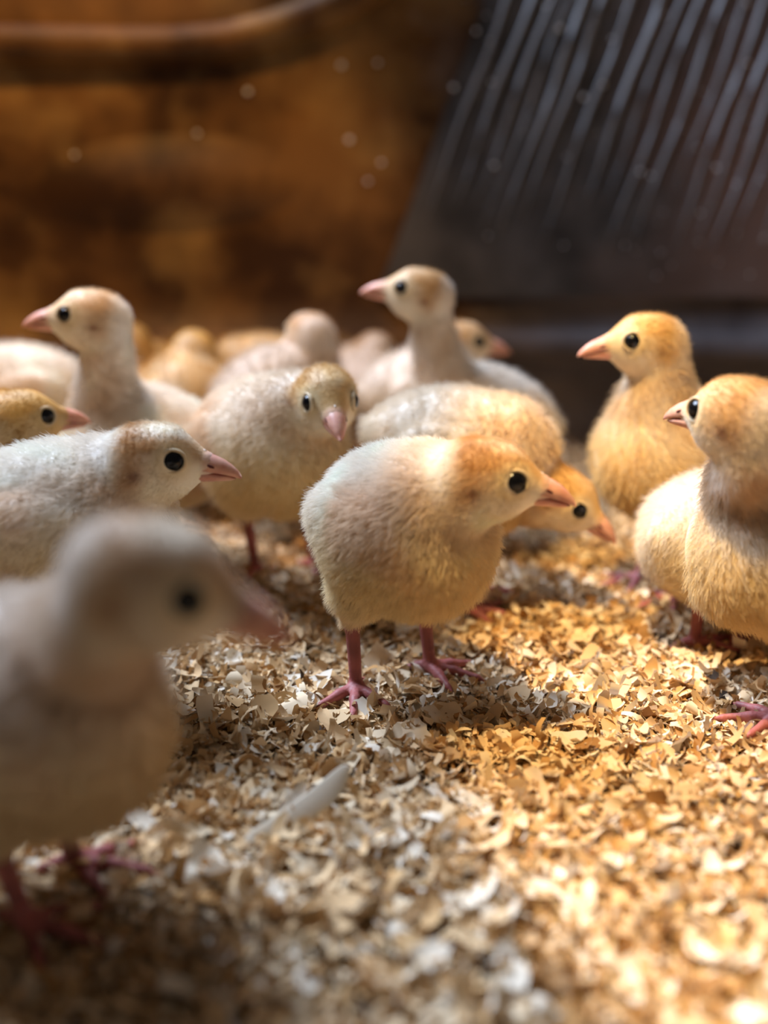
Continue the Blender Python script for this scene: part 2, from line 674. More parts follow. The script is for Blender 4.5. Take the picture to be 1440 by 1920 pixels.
def scatter(n, sample, lo, hi, zhi, tiltdeg, dark=0.02):
    """n loose shavings as arrays: verts, quads, colours"""
    Vall, Qall, Call = [], [], []
    x, y = sample(n)
    vid = rng.integers(0, len(VARS), n)
    size = lo + (hi - lo) * rng.beta(1.3, 2.7, n)
    yaw = rng.uniform(0, 6.283, n)
    tx = np.radians(rng.normal(0, tiltdeg, n))
    ty = np.radians(rng.normal(0, tiltdeg, n))
    z = ground(x, y) + rng.uniform(0, 1, n) ** 1.2 * zhi
    ci = rng.choice(len(WOOD), n, p=WOODP / WOODP.sum())
    col = WOOD[ci] * rng.uniform(0.86, 1.10, (n, 1))
    dk = rng.random(n) < dark
    col[dk] = np.array([0.10, 0.07, 0.05]) * rng.uniform(0.5, 1.5, (dk.sum(), 1))
    size[dk] *= 0.6
    base = 0
    for v in range(len(VARS)):
        sel = np.where(vid == v)[0]
        if len(sel) == 0:
            continue
        P, Q = VARS[v]
        cx, sx = np.cos(tx[sel]), np.sin(tx[sel])
        cy, sy = np.cos(ty[sel]), np.sin(ty[sel])
        cz, sz = np.cos(yaw[sel]), np.sin(yaw[sel])
        p = P[None] * size[sel][:, None, None]
        X, Y_, Z_ = p[..., 0], p[..., 1], p[..., 2]
        Y1 = Y_ * cx[:, None] - Z_ * sx[:, None]
        Z1 = Y_ * sx[:, None] + Z_ * cx[:, None]
        X2 = X * cy[:, None] + Z1 * sy[:, None]
        Z2 = -X * sy[:, None] + Z1 * cy[:, None]
        X3 = X2 * cz[:, None] - Y1 * sz[:, None]
        Y3 = X2 * sz[:, None] + Y1 * cz[:, None]
        W_ = np.stack([X3 + x[sel][:, None], Y3 + y[sel][:, None], Z2 + z[sel][:, None]], -1)
        nv = P.shape[0]
        Vall.append(W_.reshape(-1, 3))
        Qall.append((Q[None] + (np.arange(len(sel)) * nv)[:, None, None]).reshape(-1, 4) + base)
        Call.append(np.repeat(col[sel], nv, 0))
        base += len(sel) * nv
    return np.concatenate(Vall), np.concatenate(Qall), np.concatenate(Call)


def s_near(n):
    y = 0.13 + (0.50 - 0.13) * rng.random(n)
    x = (rng.random(n) * 2 - 1) * (frustum_x(y) + 0.04)
    return x, y


def s_mid(n):
    y = 0.46 + (0.80 - 0.46) * rng.random(n)
    x = (rng.random(n) * 2 - 1) * np.minimum(0.5, frustum_x(y) + 0.08)
    return x, y


def s_out(n):
    y = -0.2 + 1.0 * rng.random(n)
    x = (rng.random(n) * 2 - 1) * 0.6
    return x, y


parts = [scatter(27000, s_near, 0.0025, 0.0150, 0.0040, 30),
         scatter(20000, s_near, 0.0012, 0.0045, 0.0042, 34, 0.05),
         scatter(12000, s_mid, 0.003, 0.012, 0.0035, 24),
         scatter(9000, s_out, 0.004, 0.013, 0.0015, 15)]
Vc, Qc, Cc, b0 = [], [], [], 0
for (a, b, c) in parts:
    keep = True
    Vc.append(a)
    Qc.append(b + b0)
    Cc.append(c)
    b0 += len(a)
sm = mesh_np('loose_shavings', np.concatenate(Vc), np.concatenate(Qc))
set_col(sm, np.concatenate(Cc))
tag(link('loose_shavings', sm, M_SHAVE, floor), kind='stuff')

# the largest single shavings, each its own piece
IND = []
for i in range(16):
    L_ = vr.uniform(0.8, 1.3)
    P, Q = shaving_mesh(vr, L_, L_ * vr.uniform(0.25, 0.75), vr.uniform(0.3, 2.6) * vr.choice([-1, 1]), vr.uniform(-1, 1), nu=6, nw=3, ragged=0.12)
    me = mesh_np('wood_shaving', P, Q)
    c = WOOD[[0, 1, 2, 1, 3, 5, 2, 0][i % 8]] * vr.uniform(0.95, 1.08)
    set_col(me, np.repeat(c[None], len(P), 0) * vr.uniform(0.93, 1.05, (len(P), 1)))
    me.materials.append(M_SHAVE)
    IND.append(me)
n_ind = 0
while n_ind < 300:
    y = random.uniform(0.20, 0.47)
    x = random.uniform(-1, 1) * frustum_x(y)
    o = bpy.data.objects.new('wood_shaving', IND[n_ind % 16])
    COL.objects.link(o)
    o.parent = floor
    s = random.uniform(0.008, 0.0145)
    o.scale = (s, s, s)
    o.location = (x, y, float(ground(x, y)) + random.uniform(0.0022, 0.0042))
    o.rotation_euler = (random.gauss(0, 0.33), random.gauss(0, 0.33), random.uniform(0, 6.28))
    n_ind += 1

# one long pale curl standing out in front of the middle poult
cl_px = [(455, 1578, 0.0040), (520, 1548, 0.0045), (585, 1512, 0.0065), (630, 1470, 0.0105), (655, 1432, 0.0150)]
cw = [0.0030, 0.0058, 0.0078, 0.0072, 0.0030]
cp = [on_floor(px, py, z) for px, py, z in cl_px]
Vl, Fl = [], []
for i, p in enumerate(cp):
    t = unit(cp[min(i + 1, 4)] - cp[max(i - 1, 0)])
    side = unit(np.cross(t, np.array([0.2, -0.75, 0.65])))
    nrm = np.cross(side, t)
    for off in (0.00015, -0.00015):
        for s in (-1, 0, 1):
            Vl.append(p + side * s * cw[i] * 0.5 + nrm * (off - abs(s) * 0.0004))
for i in range(4):
    a, b = i * 6, (i + 1) * 6
    for s in (0, 1):
        Fl.append((a + s, a + s + 1, b + s + 1, b + s))
        Fl.append((a + 3 + s, b + 3 + s, b + 4 + s, a + 4 + s))
    Fl.append((a, b, b + 3, a + 3))
    Fl.append((a + 2, a + 5, b + 5, b + 2))
Fl.append((0, 3, 4, 5, 2, 1))
Fl.append((24, 25, 26, 29, 28, 27))
lm = make_mesh('curled_shaving', Vl, Fl)
set_col(lm, np.repeat(np.array([[0.84, 0.74, 0.58]]), len(Vl), 0))
cso = link('curled_shaving', lm, M_SHAVE)
sub = cso.modifiers.new('smooth', 'SUBSURF')
sub.levels = sub.render_levels = 2
tag(cso, 'long pale curled wood shaving lying in front of the middle poult', 'wood shaving')


# ------------------------------------------------------------------ implicit surfaces
class Field:
    def __init__(self, lo, hi, h):
        self.h = h
        self.lo = np.asarray(lo, float)
        self.n = np.ceil((np.asarray(hi) - self.lo) / h).astype(int) + 1
        self.F = np.full(self.n, 9.0, np.float32)

    def _box(self, lo, hi):
        a = np.clip(np.floor((lo - self.lo) / self.h).astype(int), 0, self.n)
        b = np.clip(np.ceil((hi - self.lo) / self.h).astype(int) + 1, 0, self.n)
        sl = tuple(slice(a[i], b[i]) for i in range(3))
        ax = [(self.lo[i] + np.arange(a[i], b[i]) * self.h).astype(np.float32) for i in range(3)]
        return sl, np.stack(np.meshgrid(*ax, indexing='ij'), -1)

    def _blend(self, sl, d, k):
        f = self.F[sl]
        h = np.maximum(k - np.abs(f - d), 0.0) / k
        self.F[sl] = np.minimum(f, d) - h * h * k * 0.25

    def ellipsoid(self, c, r, R=None, k=0.5):
        c = np.asarray(c, float)
        r = np.asarray(r, float)
        R = np.eye(3) if R is None else np.asarray(R)
        ext = np.abs(R) @ r + k + 3 * self.h
        sl, P = self._box(c - ext, c + ext)
        if P.size == 0:
            return
        q = (P - c.astype(np.float32)) @ R.astype(np.float32)
        k0 = np.linalg.norm(q / r, axis=-1)
        k1 = np.linalg.norm(q / (r * r), axis=-1) + 1e-6
        self._blend(sl, (k0 * (k0 - 1) / k1).astype(np.float32), k)

    def cone(self, a, b, ra, rb, k=0.2):
        a = np.asarray(a, float)
        b = np.asarray(b, float)
        m = max(ra, rb) + k + 3 * self.h
        sl, P = self._box(np.minimum(a, b) - m, np.maximum(a, b) + m)
        if P.size == 0:
            return
        d = b - a
        t = np.clip(((P - a) @ d) / (d @ d + 1e-9), 0, 1)
        dist = np.linalg.norm(P - a - t[..., None] * d, axis=-1) - (ra + (rb - ra) * t)
        self._blend(sl, dist.astype(np.float32), k)

    def surface(self):
        F = self.F
        nx, ny, nz = F.shape
        ins = F < 0
        corners = [(i, j, k) for i in (0, 1) for j in (0, 1) for k in (0, 1)]
        cnt = np.zeros((nx - 1, ny - 1, nz - 1), np.int8)
        for (i, j, k) in corners:
            cnt += ins[i:nx - 1 + i, j:ny - 1 + j, k:nz - 1 + k]
        act = (cnt > 0) & (cnt < 8)
        cells = np.argwhere(act)
        index = np.full(act.shape, -1, np.int64)
        index[act] = np.arange(len(cells))
        acc = np.zeros((len(cells), 3))
        num = np.zeros(len(cells))
        cv = {c: F[cells[:, 0] + c[0], cells[:, 1] + c[1], cells[:, 2] + c[2]] for c in corners}
        for c in corners:
            for ax in range(3):
                if c[ax] == 0:
                    c2 = tuple(1 if q == ax else c[q] for q in range(3))
                    f1, f2 = cv[c], cv[c2]
                    x = (f1 < 0) != (f2 < 0)
                    t = np.where(x, f1 / np.where(x, f1 - f2, 1), 0)
                    p = np.zeros((len(cells), 3))
                    for q in range(3):
                        p[:, q] = c[q]
                    p[:, ax] = t
                    acc[x] += p[x]
                    num[x] += 1
        V = (cells + acc / num[:, None]) * self.h + self.lo
        Q = []
        for ax in range(3):
            sl1 = [slice(1, -1)] * 3
            sl2 = [slice(1, -1)] * 3
            sl1[ax] = slice(0, -1)
            sl2[ax] = slice(1, None)
            A, B = ins[tuple(sl1)], ins[tuple(sl2)]
            e = np.argwhere(A != B)
            flip = A[A != B]
            off = np.ones(3, int)
            off[ax] = 0
            e = e + off
            u_, v_ = (ax + 1) % 3, (ax + 2) % 3
            du = np.eye(3, dtype=int)[u_]
            dv = np.eye(3, dtype=int)[v_]
            g = lambda c: index[c[:, 0], c[:, 1], c[:, 2]]
            q = np.stack([g(e - du - dv), g(e - dv), g(e), g(e - du)], -1)
            q[~flip] = q[~flip][:, ::-1]
            Q.append(q)
        Q = np.concatenate(Q)
        Q = Q[(Q >= 0).all(1)]
        return V, Q


def vertex_normals(V, Q):
    a, b, c, d = (V[Q[:, i]] for i in range(4))
    n = np.cross(c - a, d - b)
    N = np.zeros_like(V)
    for i in range(4):
        np.add.at(N, Q[:, i], n)
    return N / (np.linalg.norm(N, axis=1)[:, None] + 1e-12)


def relax(V, Q, it=2, f=0.5):
    E = np.concatenate([Q[:, [0, 1]], Q[:, [1, 2]], Q[:, [2, 3]], Q[:, [3, 0]]])
    for _ in range(it):
        S = np.zeros_like(V)
        C = np.zeros(len(V))
        np.add.at(S, E[:, 0], V[E[:, 1]])
        np.add.at(S, E[:, 1], V[E[:, 0]])
        np.add.at(C, E[:, 0], 1)
        np.add.at(C, E[:, 1], 1)
        V = V + f * (S / np.maximum(C, 1)[:, None] - V)
    return V


def smooth01(x, a, b):
    t = np.clip((x - a) / (b - a), 0, 1)
    return t * t * (3 - 2 * t)


def rot_y(deg):
    a = math.radians(deg)
    # positive = nose up for a body that looks along +x
    return np.array([[math.cos(a), 0, -math.sin(a)], [0, 1, 0], [math.sin(a), 0, math.cos(a)]])


mott = Noise(11, 3, 12, 0.15, 0.45)
flowN = [Noise(40 + i, 3, 8, 0.3, 0.8) for i in range(3)]

CREAM = np.array([0.88, 0.75, 0.50])
WHITE = np.array([0.92, 0.87, 0.80])
YELL = np.array([0.86, 0.66, 0.32])
TAWNY = np.array([0.58, 0.31, 0.105])
PEACH = np.array([0.78, 0.54, 0.34])
LEG = np.array([0.32, 0.095, 0.085])

STATS = []


def turkey_poult(label, body_px, body_Y, yaw, head_px, head_Y, head_yaw, head_pitch=-6, body_pitch=8, scale=1.0,
                 h=0.11, nhair=9000, hair_r=0.010, feet_px=None, gold=0.0, tawny=1.0, white=0.0, hlen=1.0, bz=None,
                 legs=True, stance=0.0, fat=1.0, long=0.94, foot_dirs=None, tail=1.0, headgold=0.30, brown=0.0, crownw=1.0):
    Wb = at(*body_px, body_Y)
    ox, oy = Wb[0], Wb[1]
    gz = float(ground(ox, oy))
    U = 0.01 * scale                               # one local unit in metres
    ca, sa = math.cos(math.radians(yaw)), math.sin(math.radians(yaw))

    def loc(w):                                    # world -> local units
        d = np.asarray(w, float) - np.array([ox, oy, gz])
        return np.array([d[0] * ca + d[1] * sa, -d[0] * sa + d[1] * ca, d[2]]) / U

    def loc_dir(yw, pt):
        y_, p_ = math.radians(yw - yaw), math.radians(pt)
        return np.array([math.cos(p_) * math.cos(y_), math.cos(p_) * math.sin(y_), math.sin(p_)])

    if bz is None:
        bz = loc(Wb)[2]
    B = np.array([0, 0, bz])
    Rb = rot_y(body_pitch)
    H = loc(at(*head_px, head_Y))
    hf = loc_dir(head_yaw, head_pitch)
    hl = unit(np.cross(np.array([0, 0, 1.0]), hf))
    hu = np.cross(hf, hl)
    HR = np.stack([hf, hl, hu], 1)                 # columns = head axes
    hp = lambda x, y, z: H + HR @ np.array([x, y, z])
    STATS.append((label[:40], round(bz, 2), np.round(H, 2).tolist()))

    # --- feet
    feet = []
    if feet_px:
        for (fx, fy) in feet_px:
            w = on_floor(fx, fy, gz)
            q = loc(w)
            q[2] = 0.55
            feet.append(q)
    else:
        feet = [np.array([0.5 + stance, 1.25, 0.55]), np.array([0.5 - stance, -1.25, 0.55])]

    lo = np.minimum.reduce([B - 5.2, H - 3.0] + [f - 2.6 for f in feet])
    hi = np.maximum.reduce([B + 5.2, H + 3.0] + [f + 2.6 for f in feet])
    lo[2] = max(min(lo[2], -0.3), -0.4)
    fd = Field(lo, hi, h)
    bp = lambda x, y, z: B + Rb @ (np.array([x * long, y, z]) * fat)
    # --- trunk
    fd.ellipsoid(B, np.array([3.45 * long, 2.65, 2.85]) * fat, Rb, 0.5)
    fd.ellipsoid(bp(1.55, 0, -0.45), np.array([2.1, 2.4, 2.45]) * fat, Rb, 0.9)
    fd.ellipsoid(bp(-2.2, 0, 0.22), np.array([1.8, 1.75, 1.75]) * fat, Rb, 1.4)
    fd.cone(bp(-3.1, 0, 0.45), bp(-3.1 - 1.2 * tail, 0, 0.55), 0.85, 0.3, 1.0)
    for s in (1, -1):
        Rw = Rb @ rot_y(-14)
        fd.ellipsoid(bp(-0.5, s * 2.3, 0.30), np.array([2.0, 0.62, 1.25]) * fat, Rw, 0.5)
    # --- neck and head
    N0 = bp(1.7, 0, 0.9)
    N1 = hp(-0.55, 0, -0.55)
    dist = np.linalg.norm(N1 - N0)
    c1 = N0 + Rb @ np.array([0.45, 0, 0.5]) * dist * 0.55
    c2 = N1 + (-hu * 0.8 - hf * 0.25) * dist * 0.30
    pts = []
    for i in range(9):
        t = i / 8
        pts.append((1 - t) ** 3 * N0 + 3 * (1 - t) ** 2 * t * c1 + 3 * (1 - t) * t * t * c2 + t ** 3 * N1)
    for i in range(8):
        slim = float(smooth01(np.array(dist), 2.6, 4.6))
        r0, r1 = 1.75 - 0.25 * slim, 1.08 - 0.20 * slim
        ex = 0.6 - 0.22 * slim
        ra = r0 + (r1 - r0) * (i / 8) ** ex
        rb = r0 + (r1 - r0) * ((i + 1) / 8) ** ex
        fd.cone(pts[i], pts[i + 1], ra, rb, 0.7 if i < 3 else 0.3)
    fd.ellipsoid(hp(-0.12, 0, -0.02), (1.50, 1.22, 1.16), HR, 0.45)
    fd.ellipsoid(hp(0.35, 0, -0.50), (1.15, 1.00, 0.88), HR, 0.35)
    fd.cone(hp(0.6, 0, 0.0), hp(1.66, 0, -0.20), 1.00, 0.50, 0.4)
    # --- legs
    legseg = []
    toe_ends = []
    if legs:
        for s, ft, fdir in zip((1, -1), feet, foot_dirs or (yaw + 6, yaw - 6)):
            hip = bp(-0.3, s * 1.35, -0.9)
            hock = ft * 0.78 + np.array([hip[0], hip[1], 0]) * 0.22
            hock[2] = max(2.5, bz * 0.46)
            hock[0] -= 0.45
            fd.cone(hip, hip * 0.45 + hock * 0.55, 1.45, 0.86, 0.7)
            fd.cone(hip * 0.45 + hock * 0.55, hock, 0.86, 0.36, 0.4)
            legseg.append((hock, ft, 0.27, 0.22))
            fd.ellipsoid(hock, (0.36, 0.33, 0.36), None, 0.25)
            fd.cone(hock, ft, 0.27, 0.225, 0.25)
            fd.ellipsoid(ft + np.array([0, 0, -0.05]), (0.33, 0.31, 0.24), None, 0.2)
            for ang, ln in ((0, 2.15), (44, 1.85), (-44, 1.85), (180 + s * 12, 1.0)):
                a = math.radians(ang + fdir - yaw)
                d = np.array([math.cos(a), math.sin(a), 0])
                m1 = ft + d * ln * 0.45 + np.array([0, 0, -0.06])
                e1 = ft + d * ln * 0.88 + np.array([0, 0, -0.17])
                e2 = ft + d * ln * 1.08 + np.array([0, 0, -0.25])
                for (a_, b_, r1, r2) in ((ft, m1, 0.22, 0.18), (m1, e1, 0.19, 0.13), (e1, e2, 0.10, 0.045)):
                    fd.cone(a_, b_, r1, r2, 0.12)
                    legseg.append((a_, b_, r1, r2))
    Vv, Qq = fd.surface()
    Vv = relax(Vv, Qq, 1, 0.4)
    Nn = vertex_normals(Vv, Qq)
    # orientation check
    if ((Vv - B) * Nn).sum(1).mean() < 0:
        Qq = Qq[:, ::-1]
        Nn = -Nn

    # --- colours
    def legdist(P):
        d = np.full(len(P), 9.0)
        for (a_, b_, r1, r2) in legseg:
            ab = b_ - a_
            t = np.clip(((P - a_) @ ab) / (ab @ ab), 0, 1)
            d = np.minimum(d, np.linalg.norm(P - a_ - t[:, None] * ab, axis=1) - (r1 + (r2 - r1) * t))
        return d

    eye_c = [hp(0.86, s * 0.83, 0.11) for s in (1, -1)]

    def colour(P, jit=None):
        q = (P - H) @ HR
        hx, hy, hz = q[:, 0], np.abs(q[:, 1]), q[:, 2]
        rr = np.linalg.norm(q / np.array([1.9, 1.5, 1.6]), axis=1)
        headw = 1 - smooth01(rr, 0.95, 1.25)
        b = (P - B) @ Rb
        n1 = mott(P + 3.1 * len(label), 1.0)
        n2 = mott(P * 1.9 + 7.7 + len(label), 1.0)
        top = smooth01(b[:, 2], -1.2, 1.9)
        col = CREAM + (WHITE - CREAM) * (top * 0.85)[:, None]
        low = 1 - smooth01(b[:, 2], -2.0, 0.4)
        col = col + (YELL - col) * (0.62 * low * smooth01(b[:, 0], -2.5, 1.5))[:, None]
        # peach mottling over shoulders and wings
        pm = smooth01(n1, 0.05, 0.75) * smooth01(np.abs(b[:, 1]), 0.6, 2.2) * 0.55
        col = col + (PEACH - col) * pm[:, None]
        # dark base of the neck
        nk = np.exp(-((b[:, 0] - 2.2) ** 2 + (b[:, 2] - 1.6) ** 2) / 1.4) * 0.40 * tawny
        col = col + (PEACH * 0.9 - col) * np.clip(nk, 0, 1)[:, None]
        dn = np.min([np.linalg.norm(P - c, axis=1) for c in pts[2:8]], axis=0)
        back = (P - (pts[4] + pts[5]) / 2) @ np.array([1.0, 0, 0])
        nm = (1 - smooth01(dn, 1.3, 2.3)) * smooth01(back, -1.3, 0.2) * (0.55 + 0.35 * n2) * min(1.0, tawny)
        col = col + (np.array([0.62, 0.39, 0.17]) - col) * np.clip(nm * 0.75, 0, 0.8)[:, None]
        # head
        hc = np.repeat((CREAM * 0.55 + WHITE * 0.45)[None], len(P), 0)
        crown = smooth01(hz, 0.05, 0.75) * smooth01(hx, -1.3, -0.3)
        band = np.exp(-((hx + 0.36 + 0.25 * np.abs(hz)) / 0.46) ** 2) * smooth01(hz, -1.35, -0.4)
        brow = np.exp(-((hz - 0.62) / 0.24) ** 2) * smooth01(hx, -0.4, 0.2) * smooth01(hy, 0.2, 0.6)
        front = smooth01(hx, 0.9, 1.6) * smooth01(hz, -0.25, 0.2)
        tw = np.clip(0.62 * crown * crownw + 0.62 * band + 0.6 * brow + 0.6 * front + 0.12 * n2, 0, 0.92) * tawny
        stripe = np.exp(-((hy - 0.35) / 0.22) ** 2) * smooth01(hz, 0.6, 0.95) * 0.3
        tw = np.clip(tw - stripe, 0, 0.95)
        hc = hc + (TAWNY - hc) * tw[:, None]
        hg = headgold * smooth01(hz, -0.75, 0.1) * (1 - 0.5 * smooth01(hx, 0.2, 1.0) * (1 - smooth01(hz, -0.1, 0.4)))
        hc = hc + (np.array([0.66, 0.41, 0.16]) - hc) * np.clip(hg, 0, 1)[:, None]
        ring = np.zeros(len(P))
        for e in eye_c:
            de = np.linalg.norm(P - e, axis=1)
            ring = np.maximum(ring, np.exp(-((de - 0.48) / 0.2) ** 2))
        hc = hc + (np.array([0.78, 0.64, 0.40]) - hc) * (0.75 * ring)[:, None]
        ear = np.exp(-(((hx + 0.28) / 0.2) ** 2 + ((hz + 0.35) / 0.18) ** 2)) * smooth01(hy, 0.5, 0.9)
        hc = hc + (np.array([0.22, 0.07, 0.035]) - hc) * (0.8 * ear)[:, None]
        nape = smooth01(-hx, 0.65, 1.4)
        hc = hc + (WHITE - hc) * (0.85 * nape)[:, None]
        beakskin = smooth01(hx, 1.62, 1.9)
        hc = hc + (np.array([0.62, 0.30, 0.20]) - hc) * (0.8 * beakskin)[:, None]
        col = col + (hc - col) * headw[:, None]
        # neck sides of some birds keep a tawny tint
        col = col * (1 - 0.05 * n2[:, None])
        if gold:
            col = col + (np.array([0.76, 0.46, 0.115]) * (0.8 + 0.2 * n2[:, None]) - col) * gold  # gold mix puts warm lamplight on some birds into their plumage
        if brown:
            col = col + (np.array([0.42, 0.30, 0.21]) - col) * brown  # brown mix puts the shade on dimmer birds into their plumage
        if white:
            col = col + (np.array([0.84, 0.83, 0.80]) - col) * white
        return np.clip(col, 0.01, 0.9)

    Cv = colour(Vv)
    if legs:
        ld = legdist(Vv)
        lm_ = (1 - smooth01(ld, 0.06, 0.16))[:, None]
        hockz = np.array([legseg[0][0][2]])[0]
        lm_ *= (1 - smooth01(Vv[:, 2], hockz - 0.1, hockz + 0.25))[:, None]
        nl = mott(Vv * 4, 1.0)[:, None]
        Cv = Cv + (LEG * (1 + 0.25 * nl) - Cv) * lm_
    else:
        lm_ = np.zeros((len(Vv), 1))
    me = mesh_np('turkey_poult', Vv * U, Qq)
    set_col(me, Cv)
    root = link('turkey_poult', me, M_SKIN)
    root.location = (ox, oy, gz)
    root.rotation_euler = (0, 0, math.radians(yaw))
    tag(root, label, 'turkey poult', 'turkey poults on the shavings')

    # --- down
    Tq = np.concatenate([Qq[:, [0, 1, 2]], Qq[:, [0, 2, 3]]])
    A, Bq, Cq = Vv[Tq[:, 0]], Vv[Tq[:, 1]], Vv[Tq[:, 2]]
    area = np.linalg.norm(np.cross(Bq - A, Cq - A), axis=1)
    cen = (A + Bq + Cq) / 3
    qh = (cen - H) @ HR
    headness = 1 - smooth01(np.linalg.norm(qh / np.array([1.9, 1.5, 1.6]), axis=1), 0.95, 1.3)
    w = area * (1 + 1.6 * headness)
    w *= (lm_[Tq[:, 0], 0] < 0.4)
    w *= qh[:, 0] < 1.72
    for e in eye_c:
        w *= np.linalg.norm(cen - e, axis=1) > 0.40
    # faces inside the neck are gone already: the surface is one skin
    cdf = np.cumsum(w)
    cdf /= cdf[-1]
    r_ = np.random.default_rng(len(label) * 7 + int(body_px[0]))
    fi = np.searchsorted(cdf, r_.random(nhair))
    u1, u2 = r_.random(nhair), r_.random(nhair)
    sw = u1 + u2 > 1
    u1[sw], u2[sw] = 1 - u1[sw], 1 - u2[sw]
    t3 = Tq[fi]
    bary = np.stack([1 - u1 - u2, u1, u2], 1)
    Rt = (Vv[t3] * bary[..., None]).sum(1)
    Nr = (Nn[t3] * bary[..., None]).sum(1)
    Nr /= np.linalg.norm(Nr, axis=1)[:, None]
    q = (Rt - H) @ HR
    hd = 1 - smooth01(np.linalg.norm(q / np.array([1.9, 1.5, 1.6]), axis=1), 0.95, 1.35)
    fbody = -Rb[:, 0] * 1.0 + np.array([0, 0, -0.9])
    fhead = -hf * 1.0 - hu * 0.25
    flow = fbody[None] * (1 - hd[:, None]) + fhead[None] * hd[:, None]
    flow = flow + 0.27 * np.stack([nz(Rt) for nz in flowN], 1) * (1 - 0.6 * hd[:, None])
    tang = flow - (flow * Nr).sum(1)[:, None] * Nr
    tang /= np.linalg.norm(tang, axis=1)[:, None] + 1e-6
    bq = (Rt - B) @ Rb
    ln = 0.58 * (1 - hd) + hd * (0.20 + 0.10 * smooth01(-q[:, 0], -0.8, 0.9))
    ln *= 1 - 0.62 * hd * smooth01(q[:, 0], 0.7, 1.5)
    ln *= 1 + 0.25 * smooth01(-bq[:, 2], 0.5, 2.5)
    if legs:
        hz_ = legseg[0][0][2]
        ln *= 0.45 + 0.55 * smooth01(Rt[:, 2], hz_ + 0.1, hz_ + 1.4)
    ln *= r_.uniform(0.55, 1.25, nhair) * hlen
    lift = 0.78 + 0.16 * r_.normal(size=nhair) - 0.12 * hd
    d0 = Nr * (lift + 0.25)[:, None] + tang * 0.62 + 0.24 * r_.normal(size=(nhair, 3))
    d0 /= np.linalg.norm(d0, axis=1)[:, None]
    d1 = Nr * (lift - 0.28)[:, None] + tang * 0.95 + np.array([0, 0, -0.10]) + 0.40 * r_.normal(size=(nhair, 3))
    d1 /= np.linalg.norm(d1, axis=1)[:, None]
    K = 4
    base = Rt - Nr * 0.04
    P = np.zeros((nhair, K, 3))
    P[:, 0] = base
    for i in range(1, K):
        t = i / (K - 1)
        dd = d0 * (1 - t) + d1 * t
        P[:, i] = P[:, i - 1] + dd * (ln / (K - 1))[:, None]
    # clumping into small tufts
    cell = 0.30
    key = np.floor(Rt / cell + 0.4 * np.stack([nz(Rt * 1.5) for nz in flowN], 1)).astype(np.int64)
    key -= key.min(0)
    code = (key[:, 0] * 1000 + key[:, 1]) * 1000 + key[:, 2]
    _, inv = np.unique(code, return_inverse=True)
    cnt = np.bincount(inv)
    mean = np.stack([np.bincount(inv, P[:, -1, a]) for a in range(3)], 1) / cnt[:, None]
    pull = (mean[inv] - P[:, -1]) * ((0.42 if nhair > 40000 else 0.22) * (1 - 0.75 * hd))[:, None]
    for i in range(1, K):
        P[:, i] += pull * (i / (K - 1)) ** 1.6
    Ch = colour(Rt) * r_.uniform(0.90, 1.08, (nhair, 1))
    hc = bpy.data.hair_curves.new('down')
    hc.add_curves([K] * nhair)
    hc.attributes['position'].data.foreach_set('vector', (P * U).astype(np.float32).ravel())
    ra = hc.attributes.get('radius') or hc.attributes.new('radius', 'FLOAT', 'POINT')
    rad = np.tile(np.array([1.0, 0.95, 0.7, 0.25]), (nhair, 1)) * hair_r * U * (1 - 0.35 * hd)[:, None]
    ra.data.foreach_set('value', rad.astype(np.float32).ravel())
    at_ = hc.attributes.new('col', 'FLOAT_COLOR', 'CURVE')
    c4 = np.ones((nhair, 4), np.float32)
    c4[:, :3] = Ch
    at_.data.foreach_set('color', c4.ravel())
    dn = link('down', hc, M_DOWN, root)

    # --- beak: upper part, lower part, nostrils, snood bump
    def loft(rings, n=12):
        Vl, Fl = [], []
        for (c, hw, up, dn_) in rings:
            for k in range(n):
                th = 2 * math.pi * k / n
                y_ = hw * math.cos(th)
                z_ = (up if math.sin(th) > 0 else dn_) * math.sin(th)
                Vl.append(hp(c[0], y_, c[1] + z_) * U)
        for i in range(len(rings) - 1):
            for k in range(n):
                k2 = (k + 1) % n
                Fl.append((i * n + k, i * n + k2, (i + 1) * n + k2, (i + 1) * n + k))
        Fl.append(tuple(range(n)))
        Fl.append(tuple(reversed(range((len(rings) - 1) * n, len(rings) * n))))
        Fl = [f[::-1] for f in Fl]
        return Vl, Fl

    up_r = [((1.35, -0.26), 0.50, 0.55, 0.05), ((1.75, -0.29), 0.49, 0.55, 0.06), ((2.05, -0.33), 0.43, 0.50, 0.07), ((2.36, -0.39), 0.34, 0.42, 0.07),
            ((2.62, -0.46), 0.24, 0.31, 0.07), ((2.84, -0.54), 0.14, 0.18, 0.06), ((2.94, -0.60), 0.05, 0.06, 0.03)]
    lo_r = [((1.20, -0.38), 0.48, 0.05, 0.36), ((1.70, -0.42), 0.46, 0.06, 0.33), ((2.05, -0.45), 0.38, 0.05, 0.28), ((2.36, -0.50), 0.29, 0.04, 0.21),
            ((2.58, -0.56), 0.18, 0.04, 0.13), ((2.74, -0.61), 0.07, 0.03, 0.04)]
    bk = link('beak', make_mesh('beak', *loft(up_r)), M_BEAK, root)
    link('lower_beak', make_mesh('lower_beak', *loft(lo_r)), M_BEAK, bk)
    if h < 0.11:
        for s in (1, -1):
            vs, fs = ico(np.zeros(3), 1.0)
            vs = np.array([hp(1.98 + 0.16 * v[0], s * 0.40 + 0.035 * v[1], -0.14 - 0.05 * v[0] + 0.06 * v[2]) for v in vs]) * U
            link('nostril', make_mesh('nostril', vs, fs), M_NOSTRIL, bk)
        vs, fs = ico(np.zeros(3), 1.0)
        vs = np.array([hp(1.70 + 0.10 * v[0], 0.07 * v[1], 0.27 + 0.08 * v[2]) for v in vs]) * U
        link('snood_bump', make_mesh('snood_bump', vs, fs), M_EGGTOOTH, bk)
